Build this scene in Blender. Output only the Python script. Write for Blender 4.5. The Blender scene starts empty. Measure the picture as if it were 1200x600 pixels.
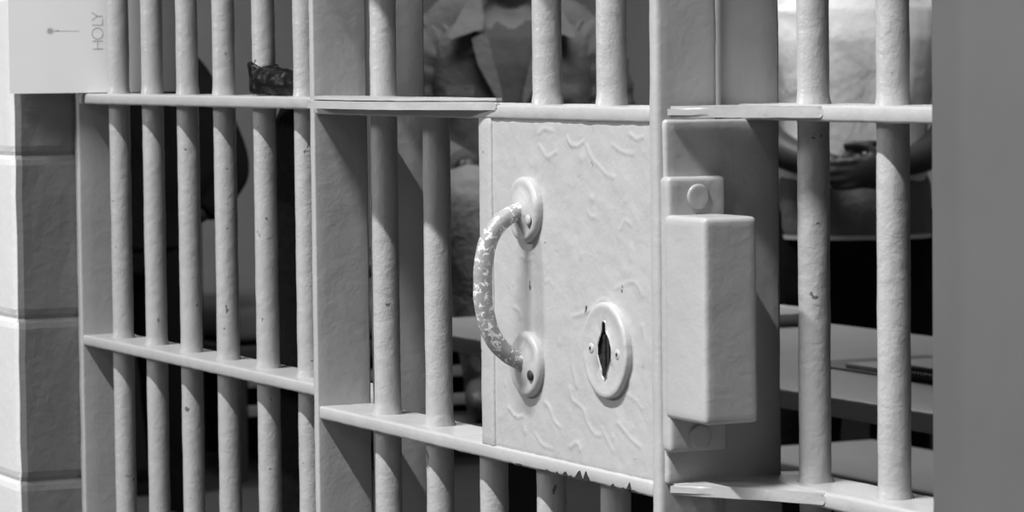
import bpy, bmesh, math, random
from mathutils import Vector, Matrix, noise
random.seed(7)
S = bpy.context.scene
COL = S.collection
PI = math.pi

# ------------------------------------------------------------------ materials
def grey(v): return (v, v, v, 1)

def material(name, base, rough=.5, var=.06, bump=.25, bscale=60, chips=0.0, chip_col=.03, chip_scale=30,
             wear=0.0, wear_col=.85, spec=.5, fine=True, bdist=.002, coat=0.0):
    m = bpy.data.materials.new(name); m.use_nodes = True
    nt = m.node_tree; N = nt.nodes; L = nt.links
    N.clear()
    out = N.new('ShaderNodeOutputMaterial'); p = N.new('ShaderNodeBsdfPrincipled')
    L.new(p.outputs[0], out.inputs[0])
    p.inputs['Roughness'].default_value = rough
    p.inputs['Specular IOR Level'].default_value = spec
    p.inputs['Coat Weight'].default_value = coat
    p.inputs['Coat Roughness'].default_value = .2
    geo = N.new('ShaderNodeNewGeometry')
    def tex(scale, detail=3, rgh=.55, dist=0.0):
        t = N.new('ShaderNodeTexNoise'); t.inputs['Scale'].default_value = scale
        t.inputs['Detail'].default_value = detail; t.inputs['Roughness'].default_value = rgh
        t.inputs['Distortion'].default_value = dist
        L.new(geo.outputs['Position'], t.inputs['Vector']); return t
    def ramp(sock, a, b, ca, cb):
        r = N.new('ShaderNodeValToRGB'); L.new(sock, r.inputs[0])
        r.color_ramp.elements[0].position = a; r.color_ramp.elements[1].position = b
        r.color_ramp.elements[0].color = ca; r.color_ramp.elements[1].color = cb
        return r
    t1 = tex(9, 4)
    col = ramp(t1.outputs[0], .3, .7, grey(base * (1 - var)), grey(base * (1 + var))).outputs[0]
    def mix(f, a, bcol):
        x = N.new('ShaderNodeMix'); x.data_type = 'RGBA'
        L.new(f, x.inputs[0]); L.new(a, x.inputs[6]); x.inputs[7].default_value = grey(bcol)
        return x.outputs[2]
    if chips > 0:
        t = tex(chip_scale, 2, .5, .4)
        f = ramp(t.outputs[0], .74 - chips, .76 - chips, grey(0), grey(1))
        col = mix(f.outputs[0], col, chip_col)
    if wear > 0:
        t = tex(190, 3, .65, .6)
        f = ramp(t.outputs[0], .66 - wear, .69 - wear, grey(0), grey(1))
        col = mix(f.outputs[0], col, wear_col)
    L.new(col, p.inputs['Base Color'])
    if bump > 0:
        b = N.new('ShaderNodeBump'); b.inputs['Strength'].default_value = bump
        b.inputs['Distance'].default_value = bdist
        tb = tex(bscale, 3, .55, .3)
        L.new(tb.outputs[0], b.inputs['Height'])
        last = b
        if fine:
            b2 = N.new('ShaderNodeBump'); b2.inputs['Strength'].default_value = bump * .45
            b2.inputs['Distance'].default_value = bdist * .4
            tf = tex(bscale * 5, 2, .5)
            L.new(tf.outputs[0], b2.inputs['Height']); L.new(b.outputs[0], b2.inputs['Normal'])
            last = b2
        L.new(last.outputs[0], p.inputs['Normal'])
    return m

M = {}
M['paint'] = material('grey_gloss_paint', .45, .36, .05, .32, 55, chips=.0, chip_col=.06, chip_scale=45, bdist=.0022)
M['paint_bar'] = material('grey_bar_paint', .45, .34, .05, .6, 75, chips=.02, chip_col=.14, chip_scale=70, bdist=.0022)
M['paint_lock'] = material('grey_lock_paint', .46, .38, .04, .5, 48, chips=.015, chip_col=.1, chip_scale=60, bdist=.002)
M['paint_worn'] = material('worn_handle_paint', .33, .32, .2, .4, 110, wear=.10, wear_col=.8)
M['bare'] = material('dark_bare_metal', .02, .6, .3, .3, 90)
M['hole'] = material('keyhole_shade', .018, .45, .3, .4, 200)  # shade of the key slot put into the colour, the recess is shallow
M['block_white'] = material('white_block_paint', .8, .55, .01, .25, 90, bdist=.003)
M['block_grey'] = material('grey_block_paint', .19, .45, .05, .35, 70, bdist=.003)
M['post'] = material('grey_wall_paint', .115, .5, .05, .12, 14, bdist=.002)
M['room_wall'] = material('room_wall_paint', .33, .6, .04, .2, 20)
M['near_black'] = material('near_black_paint', .02, .6, .1, .2, 20)
M['ceiling'] = material('ceiling_paint', .5, .8, .03, .1, 20)
M['floor'] = material('concrete_floor', .10, .6, .12, .2, 12)
M['card'] = material('white_card', .94, .5, .01, 0, fine=False)
M['ink'] = material('grey_ink', .35, .7, .05, 0, fine=False)
M['sack'] = material('black_plastic', .003, .42, .2, .5, 45, bdist=.004, spec=.22)
M['steel'] = material('brushed_steel', .34, .4, .05, .05, 30)
M['dark_steel'] = material('dark_steel', .06, .45, .1, .1, 30)
M['skin'] = material('dark_skin', .038, .5, .08, .12, 120)
M['skin_deep'] = material('deep_brown_skin', .028, .5, .08, .12, 120)
M['skin_light'] = material('brown_skin', .20, .5, .08, .12, 120)
M['tee'] = material('white_cotton', .8, .9, .02, .2, 9, bdist=.05, spec=.1)
M['tee_shade'] = material('shaded_cotton', .2, .9, .05, .6, 10, bdist=.03, spec=.1)  # white shirt cotton with its shade put into the colour
M['jacket'] = material('charcoal_twill', .125, .9, .06, .5, 14, bdist=.02, spec=.1)
M['under'] = material('grey_shirt_part', .075, .9, .05, .4, 14, bdist=.015, spec=.1)
M['black_cloth'] = material('black_cloth', .012, .9, .1, .4, 12, bdist=.02, spec=.1)
M['dark_cloth'] = material('dark_grey_cloth', .03, .9, .1, .4, 12, bdist=.02, spec=.1)
M['trouser'] = material('grey_trouser', .20, .9, .05, .5, 12, bdist=.03, spec=.1)
M['sack_dull'] = material('black_sack_film', .004, .6, .1, .2, 45, bdist=.004, spec=.06)
M['hair'] = material('black_hair', .012, .6, .2, .5, 200)
M['eye'] = material('eye_white', .6, .2, .05, 0, fine=False)
M['paper'] = material('paper_sheet', .5, .7, .02, 0, fine=False)
M['mattress'] = material('mattress_cover', .2, .7, .06, .2, 15)

# ------------------------------------------------------------------ helpers
def obj(name, bm, mat, parent=None, smooth=True):
    me = bpy.data.meshes.new(name)
    bmesh.ops.recalc_face_normals(bm, faces=bm.faces)
    bm.to_mesh(me); bm.free()
    for mm in (mat if isinstance(mat, (list, tuple)) else [mat]): me.materials.append(M[mm])
    if smooth:
        for p in me.polygons: p.use_smooth = True
        me.set_sharp_from_angle(angle=math.radians(50))
    o = bpy.data.objects.new(name, me); COL.objects.link(o)
    if parent:
        o.parent = parent
        o.matrix_parent_inverse = Matrix.Translation(-parent.location) if parent.type == 'EMPTY' and parent.rotation_euler.z == 0 else Matrix.Identity(4)
    return o

def thing(name, label, cat, loc=(0, 0, 0), rotz=0, group=None):
    o = bpy.data.objects.new(name, None); COL.objects.link(o)
    o.location = loc; o.rotation_euler = (0, 0, rotz); o.empty_display_size = .1
    tag(o, label, cat, group); return o

def tag(o, label, cat, group=None):
    o['label'] = label; o['category'] = cat; o['kind'] = 'thing'
    if group: o['group'] = group
    return o

def struct(o): o['kind'] = 'structure'; return o

def box(bm, x0, x1, y0, y1, z0, z1, bev=.0, seg=2, step=0):
    b = bmesh.new()
    def cuts(a, c, s): return max(1, int(round((c - a) / s))) if s else 1
    if step:
        # gridded box: every face cut so that the surface can be roughened
        nx, ny, nz = cuts(x0, x1, step), cuts(y0, y1, step), cuts(z0, z1, step)
    else: nx = ny = nz = 1
    P = lambda i, j, k: (x0 + (x1 - x0) * i / nx, y0 + (y1 - y0) * j / ny, z0 + (z1 - z0) * k / nz)
    V = {}
    def v(i, j, k):
        if (i, j, k) not in V: V[(i, j, k)] = b.verts.new(P(i, j, k))
        return V[(i, j, k)]
    for i in range(nx):
        for j in range(ny):
            for k in (0, nz): b.faces.new([v(i, j, k), v(i + 1, j, k), v(i + 1, j + 1, k), v(i, j + 1, k)])
    for i in range(nx):
        for k in range(nz):
            for j in (0, ny): b.faces.new([v(i, j, k), v(i + 1, j, k), v(i + 1, j, k + 1), v(i, j, k + 1)])
    for j in range(ny):
        for k in range(nz):
            for i in (0, nx): b.faces.new([v(i, j, k), v(i, j + 1, k), v(i, j + 1, k + 1), v(i, j, k + 1)])
    bmesh.ops.recalc_face_normals(b, faces=b.faces)
    if bev:
        es = [e for e in b.edges if len(e.link_faces) == 2 and e.calc_face_angle(0) > .5]
        bmesh.ops.bevel(b, geom=es, offset=bev, segments=seg, affect='EDGES', profile=.5)
    me = bpy.data.meshes.new('t'); b.to_mesh(me); b.free(); bm.from_mesh(me); bpy.data.meshes.remove(me)
    return bm

def lumpy(bm, amp, scale, seed=0):
    bm.normal_update()
    off = Vector((seed * 3.7, seed * 1.3, seed * 7.1))
    for v in bm.verts:
        n = noise.noise(v.co * scale + off) + .5 * noise.noise(v.co * scale * 2.7 + off)
        v.co += v.normal * n * amp
    return bm

def tube(bm, pts, rad, n=12, cap=True, flat=None):
    """round tube through pts with a radius per point (parallel transported rings)"""
    pts = [Vector(p) for p in pts]
    if not isinstance(rad, (list, tuple)): rad = [rad] * len(pts)
    T = []
    for i in range(len(pts)):
        a = pts[max(0, i - 1)]; b = pts[min(len(pts) - 1, i + 1)]
        T.append((b - a).normalized())
    u = T[0].orthogonal().normalized(); rings = []
    if flat: u = Vector(flat[0]); u = (u - T[0] * u.dot(T[0])).normalized()
    for i, p in enumerate(pts):
        u = (u - T[i] * u.dot(T[i])).normalized(); w = T[i].cross(u)
        ku = flat[1] if flat else 1
        rings.append([bm.verts.new(p + (u * math.cos(2 * PI * k / n) * ku + w * math.sin(2 * PI * k / n)) * rad[i]) for k in range(n)])
    for a, b in zip(rings, rings[1:]):
        for k in range(n): bm.faces.new([a[k], a[(k + 1) % n], b[(k + 1) % n], b[k]])
    if cap:
        for r, p, t, rr in ((rings[0], pts[0], -T[0], rad[0]), (rings[-1], pts[-1], T[-1], rad[-1])):
            c = bm.verts.new(p + t * rr * .5)
            for k in range(n): bm.faces.new([r[k], r[(k + 1) % n], c])
    return rings

def spline(pts, per=6):
    P = [Vector(p) for p in pts]; P = [2 * P[0] - P[1]] + P + [2 * P[-1] - P[-2]]; out = []
    for i in range(1, len(P) - 2):
        for s in range(per):
            t = s / per
            out.append(.5 * ((2 * P[i]) + (P[i + 1] - P[i - 1]) * t + (2 * P[i - 1] - 5 * P[i] + 4 * P[i + 1] - P[i + 2]) * t * t
                             + (3 * P[i] - P[i - 1] - 3 * P[i + 1] + P[i + 2]) * t ** 3))
    out.append(P[-2]); return out

def ellipsoid(bm, c, r, n=16, m=10, rot=None):
    c = Vector(c); rows = []
    for i in range(m + 1):
        th = PI * i / m
        row = []
        for k in range(n if 0 < i < m else 1):
            ph = 2 * PI * k / n
            v = Vector((r[0] * math.sin(th) * math.cos(ph), r[1] * math.sin(th) * math.sin(ph), r[2] * math.cos(th)))
            if rot: v = rot @ v
            row.append(bm.verts.new(c + v))
        rows.append(row)
    for a, b in zip(rows, rows[1:]):
        for k in range(n):
            f = [a[k % len(a)], a[(k + 1) % len(a)], b[(k + 1) % len(b)], b[k % len(b)]]
            f = list(dict.fromkeys(f))
            bm.faces.new(f)

def loft(bm, rings, n=28, cap=True, p=2.4):
    """stack of superellipses (cx, cy, z, rx, ry)"""
    R = []
    for (cx, cy, z, rx, ry) in rings:
        row = []
        for k in range(n):
            a = 2 * PI * k / n; c, s = math.cos(a), math.sin(a)
            row.append(bm.verts.new((cx + rx * math.copysign(abs(c) ** (2 / p), c), cy + ry * math.copysign(abs(s) ** (2 / p), s), z)))
        R.append(row)
    for a, b in zip(R, R[1:]):
        for k in range(n): bm.faces.new([a[k], a[(k + 1) % n], b[(k + 1) % n], b[k]])
    if cap: bm.faces.new(R[0][::-1]); bm.faces.new(R[-1])
    return R

def prism(bm, poly, z0, z1):
    a = [bm.verts.new((x, y, z0)) for x, y in poly]; b = [bm.verts.new((x, y, z1)) for x, y in poly]
    n = len(poly)
    for i in range(n): bm.faces.new([a[i], a[(i + 1) % n], b[(i + 1) % n], b[i]])
    bm.faces.new(a[::-1]); bm.faces.new(b); return bm

def merged(name, bm, mat, parent, voxel, smooth=3, noise_amp=0, noise_scale=8):
    """unite overlapping closed pieces into one continuous surface"""
    o = obj(name, bm, mat, parent)
    r = o.modifiers.new('r', 'REMESH'); r.mode = 'VOXEL'; r.voxel_size = voxel; r.use_smooth_shade = True
    s = o.modifiers.new('s', 'SMOOTH'); s.iterations = smooth; s.factor = .5
    dg = bpy.context.evaluated_depsgraph_get(); dg.update()
    me = bpy.data.meshes.new_from_object(o.evaluated_get(dg)); o.modifiers.clear(); o.data = me
    if noise_amp:
        b = bmesh.new(); b.from_mesh(me); b.normal_update()
        for v in b.verts:
            q = v.co * noise_scale
            q = Vector((q.x, q.y, q.z * .55 + q.x * .4))
            w = abs(noise.noise(q)) - .25 + .5 * noise.noise(q * 2.3)
            v.co += v.normal * w * noise_amp
        b.to_mesh(me); b.free()
    for p in me.polygons: p.use_smooth = True
    return o

# ------------------------------------------------------------------ key dimensions (metres)
ZT, ZL = 1.2600, .9630           # tops of the two crossbars in view
TH = .0125                       # crossbar thickness
LEVELS = (.667, ZL, ZT, 1.557)
FF, FB, FC = 1.343, 1.401, 1.372  # fixed grille: front, back, bar axis
DF, DB, DC = 1.267, 1.325, 1.296  # door grille
ZTOP, ZBOT = 2.20, .02
R_BAR = .0127

def bar(parent, x, y, z0, z1, seed, levels=LEVELS):
    bm = bmesh.new(); n = 22; rings = []; step = .006
    k = int((z1 - z0) / step); off = Vector((seed * 5.1, 0, 0))
    for i in range(k + 1):
        z = z0 + (z1 - z0) * i / k
        fl = 0
        for zt in levels:
            d = z - zt
            if 0 <= d < .007 or zt - TH < z < zt: fl = max(fl, (1 - max(d, 0) / .007) ** 2)
        row = []
        for j in range(n):
            a = 2 * PI * j / n; dirv = Vector((math.cos(a), math.sin(a), 0))
            q = Vector((dirv.x * 1.3, dirv.y * 1.3, z * 28)) + off
            r = R_BAR + .00042 * (noise.noise(q) + .6 * noise.noise(q * 2.4))
            r += fl * (.0020 + .0022 * noise.noise(Vector((dirv.x * 2, dirv.y * 2, seed + z))))
            row.append(bm.verts.new((x + dirv.x * r, y + dirv.y * r, z)))
        rings.append(row)
    for a, b in zip(rings, rings[1:]):
        for j in range(n): bm.faces.new([a[j], a[(j + 1) % n], b[(j + 1) % n], b[j]])
    bm.faces.new(rings[0][::-1]); bm.faces.new(rings[-1])
    return obj('bar', bm, 'paint_bar', parent)

def crossbar(parent, x0, x1, y0, y1, zt, seed, th=TH):
    bm = box(bmesh.new(), x0, x1, y0, y1, zt - th, zt, .0022, 2, .0062)
    lumpy(bm, .00055, 60, seed)
    return obj('crossbar', bm, 'paint', parent)

# ================================================================== SETTING
def build_setting():
    # left block wall: white corridor face, grey painted reveal, grooved courses
    bm = bmesh.new()
    xr = -3.985
    outline = [(-10.5, 1.403), (-10.5, 1.262)] + [(-6.5 + i * .1, 1.262) for i in range(25)]
    outline += [(-4.03, 1.262), (-4.02, 1.262), (-4.008, 1.262), (-3.996, 1.2625), (-3.989, 1.266), (xr, 1.273), (xr, 1.285), (xr, 1.30), (xr, 1.32), (xr, 1.34), (xr, 1.36), (xr, 1.403)]
    joints = [1.185 + .2005 * k for k in range(-6, 8)]
    zs = [0]
    for j in joints:
        if j > .02: zs += [j - .100, j - .05, j - .012, j - .005, j, j + .005, j + .012, j + .05]
    zs += [2.6]; zs = sorted(z for z in zs if 0 <= z <= 2.6)
    rows = []
    for z in zs:
        g = max([max(0, 1 - abs(z - j) / .0085) for j in joints])
        row = []
        for i, (x, y) in enumerate(outline):
            dx = dy = 0
            if 2 <= i: 
                if x < -3.99: dy = .0035 * g
                if x > -4.0: dx = -.0035 * g
                n = noise.noise(Vector((x * 30, y * 30, z * 30))) * .0015
                dx += n; dy += n
            row.append(bm.verts.new((x + dx, y + dy, z)))
        rows.append(row)
    n = len(outline)
    for a, b in zip(rows, rows[1:]):
        for i in range(n):
            f = bm.faces.new([a[i], a[(i + 1) % n], b[(i + 1) % n], b[i]])
            cx = sum(v.co.x for v in f.verts) / 4; cy = sum(v.co.y for v in f.verts) / 4
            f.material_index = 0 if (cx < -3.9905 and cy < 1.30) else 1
    bm.faces.new(rows[0][::-1]); bm.faces.new(rows[-1])
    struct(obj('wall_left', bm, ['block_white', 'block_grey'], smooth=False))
    # right wall end with a blunt corner
    bm = bmesh.new()
    prism(bm, [(-1.8935, 1.45), (-1.8935, 1.236), (-1.8925, 1.2315), (-1.889, 1.2280), (-1.848, 1.2203), (-1.840, 1.2195), (1.5, 1.2195), (1.5, 1.45)], 0, 2.6)
    bmesh.ops.bevel(bm, geom=[e for e in bm.edges if abs(e.verts[0].co.z - e.verts[1].co.z) > 1], offset=.0015, segments=2, affect='EDGES')
    struct(obj('wall_right', bm, 'post', smooth=False))
    # header over the bars
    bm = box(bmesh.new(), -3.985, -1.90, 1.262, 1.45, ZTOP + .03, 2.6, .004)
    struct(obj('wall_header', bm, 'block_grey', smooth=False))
    # day room
    def two_tone(bm, a, b, t):
        (x0, y0), (x1, y1) = a, b
        lo = box(bm, min(x0, x1), max(x0, x1), min(y0, y1), max(y0, y1), 0, .5)
        nlo = len(bm.faces)
        box(bm, min(x0, x1), max(x0, x1), min(y0, y1), max(y0, y1), .5, 2.6)
        bm.faces.ensure_lookup_table()
        for i, f in enumerate(bm.faces): f.material_index = 1 if i < nlo else 0  # lower wall strip takes the near-black material
    bm = bmesh.new(); two_tone(bm, (-10.6, 1.5), (-10.5, 5.2), 0)
    struct(obj('wall_far', bm, ['room_wall', 'near_black'], smooth=False))
    bm = bmesh.new(); two_tone(bm, (-10.6, 5.2), (1.6, 5.3), 0)
    struct(obj('wall_back', bm, ['room_wall', 'near_black'], smooth=False))
    bm = bmesh.new(); two_tone(bm, (1.5, 1.22), (1.6, 5.2), 0)
    struct(obj('wall_near', bm, ['room_wall', 'near_black'], smooth=False))
    struct(obj('ceiling', box(bmesh.new(), -10.6, 1.6, 1.262, 5.3, 2.6, 2.7), 'ceiling', smooth=False))
    struct(obj('floor', box(bmesh.new(), -10.6, 3.0, -3.0, 5.3, -.1, 0), 'floor', smooth=False))
build_setting()

# ================================================================== LEFT FIXED GRILLE
XF = -3.9705
def left_grille():
    t = thing('barred_panel', 'grey run of round bars between the block wall and the handled door', 'cell bars', (XF, FC, 0), 0, None)
    bm = box(bmesh.new(), -3.985, XF, FF - .002, FB, ZBOT, ZTOP, .003, 3, .02)
    lumpy(bm, .0008, 35, 3); obj('frame_plate', bm, 'paint', t)
    for i, x in enumerate((-3.9051, -3.7865, -3.6691, -3.5523, -3.4319, -3.3148)):
        bar(t, x, FC, ZBOT, ZTOP, i + 1)
    for k, z in enumerate(LEVELS): crossbar(t, -3.983, -3.0500, FF, FB, z, k)
    bm = box(bmesh.new(), -3.0500, -3.0430, 1.3290, 1.3870, ZBOT, ZTOP, .0020, 2, .02)
    lumpy(bm, .0006, 40, 5); obj('jamb_plate', bm, 'paint', t)
    obj('sill_rail', box(bmesh.new(), -3.985, -3.0460, FF, FB, 0, .03, .003), 'paint', t)
    obj('head_rail', box(bmesh.new(), -3.985, -3.0460, FF, FB, ZTOP, ZTOP + .03, .003), 'paint', t)
left_grille()

# ================================================================== RIGHT FIXED GRILLE
def right_grille():
    t = thing('barred_panel', 'pair of thick grey bars on crossbars in front of the white t-shirt', 'cell bars', (-2.1, FC, 0), 0, None)
    bm = box(bmesh.new(), -2.3615, -2.3493, 1.3290, 1.3830, ZBOT, ZTOP, .0025, 2, .02)
    lumpy(bm, .0006, 40, 8); obj('jamb_plate', bm, 'paint', t)
    for i, x in enumerate((-2.2791, -2.1632)): bar(t, x, FC, ZBOT, ZTOP, 20 + i)
    for k, z in enumerate(LEVELS): crossbar(t, -2.3493, -1.894, FF, FB, z, 11 + k)
    for k, z in enumerate(LEVELS[1:3]):     # tapering gusset welded in front of the crossbar
        bm = prism(bmesh.new(), [(-2.331, 1.2685), (-2.300, 1.292), (-2.262, 1.318), (-2.218, 1.3415), (-2.212, 1.346), (-2.331, 1.3445)], z - .0095, z - .0005)
        bmesh.ops.bevel(bm, geom=bm.edges[:], offset=.002, segments=2, affect='EDGES')
        bmesh.ops.subdivide_edges(bm, edges=bm.edges[:], cuts=3, use_grid_fill=True)
        lumpy(bm, .0006, 50, k); obj('gusset', bm, 'paint', t)
    obj('sill_rail', box(bmesh.new(), -2.3615, -1.894, FF, FB, 0, .03, .003), 'paint', t)
    obj('head_rail', box(bmesh.new(), -2.3615, -1.894, FF, FB, ZTOP, ZTOP + .03, .003), 'paint', t)
right_grille()

# ================================================================== DOOR
XA = -2.3395
def cell_door():
    t = thing('cell_door', 'grey barred cell door with lock plate, worn pull handle and round key plate', 'cell door', (-2.7, DC, 0))
    bm = box(bmesh.new(), -3.0495, -3.0392, DF - .001, DB - .002, ZBOT, ZTOP, .002, 3, .012)
    lumpy(bm, .0005, 45, 1); obj('stile', bm, 'paint', t)
    bm = box(bmesh.new(), -2.3545, XA, DF - .001, DB - .004, ZBOT, ZTOP, .0045, 3, .012)
    lumpy(bm, .0007, 45, 2); obj('stile', bm, 'paint', t)
    for k, z in enumerate(LEVELS): crossbar(t, -3.0392, -2.3545, DF, DB, z - (.0015 if k in (1, 2) else 0), 31 + k)
    # bars; the slot above the crossbar has two left out, the lock plate replaces three below it
    zb = ZL - TH - .0015 + .004
    bar(t, -2.9381, DC, ZBOT, ZTOP, 40)
    bar(t, -2.8203, DC, ZBOT, ZT - TH + .004, 41)
    bar(t, -2.7058, DC, ZBOT, zb, 42)
    for i, x in enumerate((-2.5916, -2.4728)):
        bar(t, x, DC, ZBOT, zb, 43 + i); bar(t, x, DC, ZT - .004, ZTOP, 45 + i)
    obj('sill_rail', box(bmesh.new(), -3.0495, XA, DF, DB, 0.005, .03, .003), 'paint', t)
    obj('head_rail', box(bmesh.new(), -3.0495, XA, DF, DB, ZTOP - .02, ZTOP + .01, .003), 'paint', t)
    # pass-through shelf under the slot: lower tray and a thin top sheet with an open seam between
    bm = prism(bmesh.new(), [(-3.036, 1.270)] + [(p.x, p.y) for p in spline([(-3.036, 1.2655, 0), (-2.995, 1.2440, 0), (-2.955, 1.2245, 0), (-2.92, 1.2165, 0), (-2.85, 1.2150, 0), (-2.79, 1.2165, 0), (-2.745, 1.2240, 0), (-2.69, 1.2490, 0), (-2.655, 1.2630, 0), (-2.63, 1.2665, 0)], 5)] + [(-2.63, 1.270)], 1.2535, 1.2605)
    bmesh.ops.bevel(bm, geom=bm.edges[:], offset=.0015, segments=2, affect='EDGES')
    bmesh.ops.subdivide_edges(bm, edges=[e for e in bm.edges if e.calc_length() > .02], cuts=24)
    lumpy(bm, .0003, 50, 4); sh = obj('slot_shelf', bm, 'paint', t)
    bm = prism(bmesh.new(), [(-3.036, 1.276)] + [(p.x, p.y) for p in spline([(-3.036, 1.2690, 0), (-2.985, 1.2440, 0), (-2.94, 1.2265, 0), (-2.86, 1.2205, 0), (-2.79, 1.2220, 0), (-2.745, 1.2290, 0), (-2.69, 1.2530, 0), (-2.66, 1.2660, 0), (-2.64, 1.2705, 0)], 5)] + [(-2.64, 1.276)], 1.2615, 1.2640)
    bmesh.ops.subdivide_edges(bm, edges=[e for e in bm.edges if e.calc_length() > .02], cuts=16)
    lumpy(bm, .0004, 50, 6); obj('top_sheet', bm, 'paint', sh)
    # unseen plate over the slot, added to cast a shadow on the bars
    bm = prism(bmesh.new(), [(-2.955, 1.270), (-2.955, 1.158), (-2.53, 1.158), (-2.53, 1.270)], 1.545, 1.557)
    obj('slot_shadow_plate', bm, 'paint', t)
    # lock plate
    def at(px, py):                      # photo sketch coordinates to plate metres
        return Vector((-2.576 + (px - 620) * .00154, 1.1702 - (py - 245) * .000728 + (px - 620) * .0000862))
    strokes = [[(690, 176), (696, 190), (706, 202), (714, 211), (722, 214)], [(634, 172), (640, 182), (645, 186), (655, 181)],
               [(668, 166), (672, 174), (680, 176), (686, 172)], [(720, 178), (730, 186), (742, 190)], [(634, 158), (640, 153), (650, 156)],
               [(672, 370), (684, 366), (694, 362), (700, 356), (706, 350), (714, 352)], [(722, 338), (732, 333), (742, 330), (748, 336), (752, 346)],
               [(668, 452), (670, 464), (678, 470), (684, 476), (688, 490), (696, 502), (703, 503)], [(724, 488), (736, 502), (748, 512)],
               [(638, 470), (644, 478), (648, 490), (656, 498)], [(704, 496), (710, 506), (716, 518)], [(728, 272), (733, 262), (740, 268)],
               [(640, 330), (645, 328), (648, 334)], [(668, 520), (676, 514), (680, 522)], [(610, 300), (616, 304), (622, 303)],
               [(670, 372), (669, 395), (671, 425), (676, 450)], [(752, 378), (754, 400), (752, 422)], [(592, 480), (602, 490), (610, 488)], [(740, 168), (748, 174), (754, 172)],
               [(600, 360), (606, 364), (608, 372)], [(690, 250), (694, 256), (700, 258)], [(735, 455), (744, 462), (750, 470)], [(625, 508), (634, 520), (646, 524)]]
    rnd = random.Random(11)
    segs = []
    for st in strokes:
        P = spline([tuple(at(*q)) + (0,) for q in st], 3); h = .00042 + .00042 * rnd.random()
        for p, q in zip(P, P[1:]): segs.append((p.x, p.y, q.x, q.y, h))
    dents = [(at(575 + rnd.random() * 180, 160 + rnd.random() * 380), .002 + .003 * rnd.random(), (rnd.random() - .35) * .0011) for _ in range(70)]
    bm = box(bmesh.new(), -2.6560, -2.3500, 1.2695, 1.2795, ZL - .003, ZT - .0125, 0, 2, .0016)
    for v in bm.verts:
        if v.co.y > 1.2696: continue
        x, z = v.co.x, v.co.z; up = 0
        for ax, az, bx, bz, h in segs:
            if min(ax, bx) - .008 < x < max(ax, bx) + .008 and min(az, bz) - .008 < z < max(az, bz) + .008:
                ex, ez = bx - ax, bz - az; u = max(0, min(1, ((x - ax) * ex + (z - az) * ez) / (ex * ex + ez * ez + 1e-12)))
                dd = (x - ax - u * ex) ** 2 * .35 + (z - az - u * ez) ** 2
                up = max(up, h * math.exp(-dd / .0000019))
        for c, r, h in dents:
            dd = (x - c.x) ** 2 + (z - c.y) ** 2
            if dd < .0003: up += h * math.exp(-dd / (r * r))
        edge = min(x + 2.656, -2.350 - x, z - ZL + .003, ZT - .0125 - z)
        v.co.y += -up + .0014 * max(0, 1 - edge / .004) ** 2
    box(bm, -2.6710, -2.6455, 1.2675, 1.283, ZL - .003, ZT - .0125, .002, 2, .009)
    lumpy(bm, .00055, 32, 9)
    # lock case behind the plate
    box(bm, -2.665, -2.352, 1.2800, 1.322, ZL, ZT - .0145, .002)
    lp = obj('lock_plate', bm, 'paint_lock', t)
    # escutcheon: thick disc with an open key slot
    kc = Vector((-2.430, 0, 1.0605)); RO = .0392; y0, y1 = 1.2635, 1.2705
    bm = bmesh.new(); n = 96
    key = [(0, .0235), (.0028, .0225), (.0032, .0150), (.0085, .0095), (.0118, .002), (.0112, -.006), (.0065, -.013), (.0040, -.0165), (.0045, -.020), (0, -.0235),
           (-.0042, -.020), (-.0040, -.0165), (-.0068, -.012), (-.0112, -.004), (-.0112, .004), (-.0080, .0095), (-.0034, .015), (-.0028, .0225)]
    def kr(a):
        d = Vector((math.cos(a), math.sin(a)))
        best = 1
        for i in range(len(key)):
            p = Vector(key[i]); q = Vector(key[(i + 1) % len(key)]); e = q - p
            den = d.x * e.y - d.y * e.x
            if abs(den) < 1e-9: continue
            s = (p.x * e.y - p.y * e.x) / den; u = (p.x * d.y - p.y * d.x) / den
            if s > 0 and -1e-6 <= u <= 1.000001: best = min(best, s)
        return best
    prof = [(0, y1), (0, y0 + .0018), (-.0005, y0 + .0007), (-.0018, y0), (-.0045, y0 - .0001), (-.0070, y0 + .0005), (-.012, y0 + .0006)]
    rings = []
    for dr, y in prof:
        rings.append([bm.verts.new((kc.x + math.cos(2 * PI * k / n) * (RO + dr), y, kc.z + math.sin(2 * PI * k / n) * (RO + dr))) for k in range(n)])
    for dr, y in ((.0016, y0 + .0011), (.0008, y0 + .0003), (0, y0 + .0009), (0, 1.2689)):
        rings.append([bm.verts.new((kc.x + math.cos(2 * PI * k / n) * (kr(2 * PI * k / n) + dr), y, kc.z + math.sin(2 * PI * k / n) * (kr(2 * PI * k / n) + dr))) for k in range(n)])
    for a, b in zip(rings, rings[1:]):
        for k in range(n): bm.faces.new([a[k], a[(k + 1) % n], b[(k + 1) % n], b[k]])
    bm.faces.new(rings[0])
    for f in bm.faces:
        c = f.calc_center_median(); rr = math.hypot(c.x - kc.x, c.z - kc.z)
        if c.y > y0 + .0012 and rr < .03: f.material_index = 1  # slot walls coloured dark to stand for depth shade
    lumpy(bm, .0003, 90, 2)
    es = obj('key_escutcheon', bm, ['paint_lock', 'hole'], t)
    bm = bmesh.new()                                   # lock works seen inside the slot
    box(bm, kc.x - .0125, kc.x + .0125, 1.2672, 1.2700, kc.z - .025, kc.z + .025, .001)
    tube(bm, [(kc.x - .003, 1.2668, kc.z - .012), (kc.x - .003, 1.2668, kc.z + .012)], .0018, 8)
    tube(bm, [(kc.x + .004, 1.2668, kc.z - .010), (kc.x + .004, 1.2668, kc.z + .010)], .0014, 8)
    obj('lock_works', bm, 'hole', es)
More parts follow.
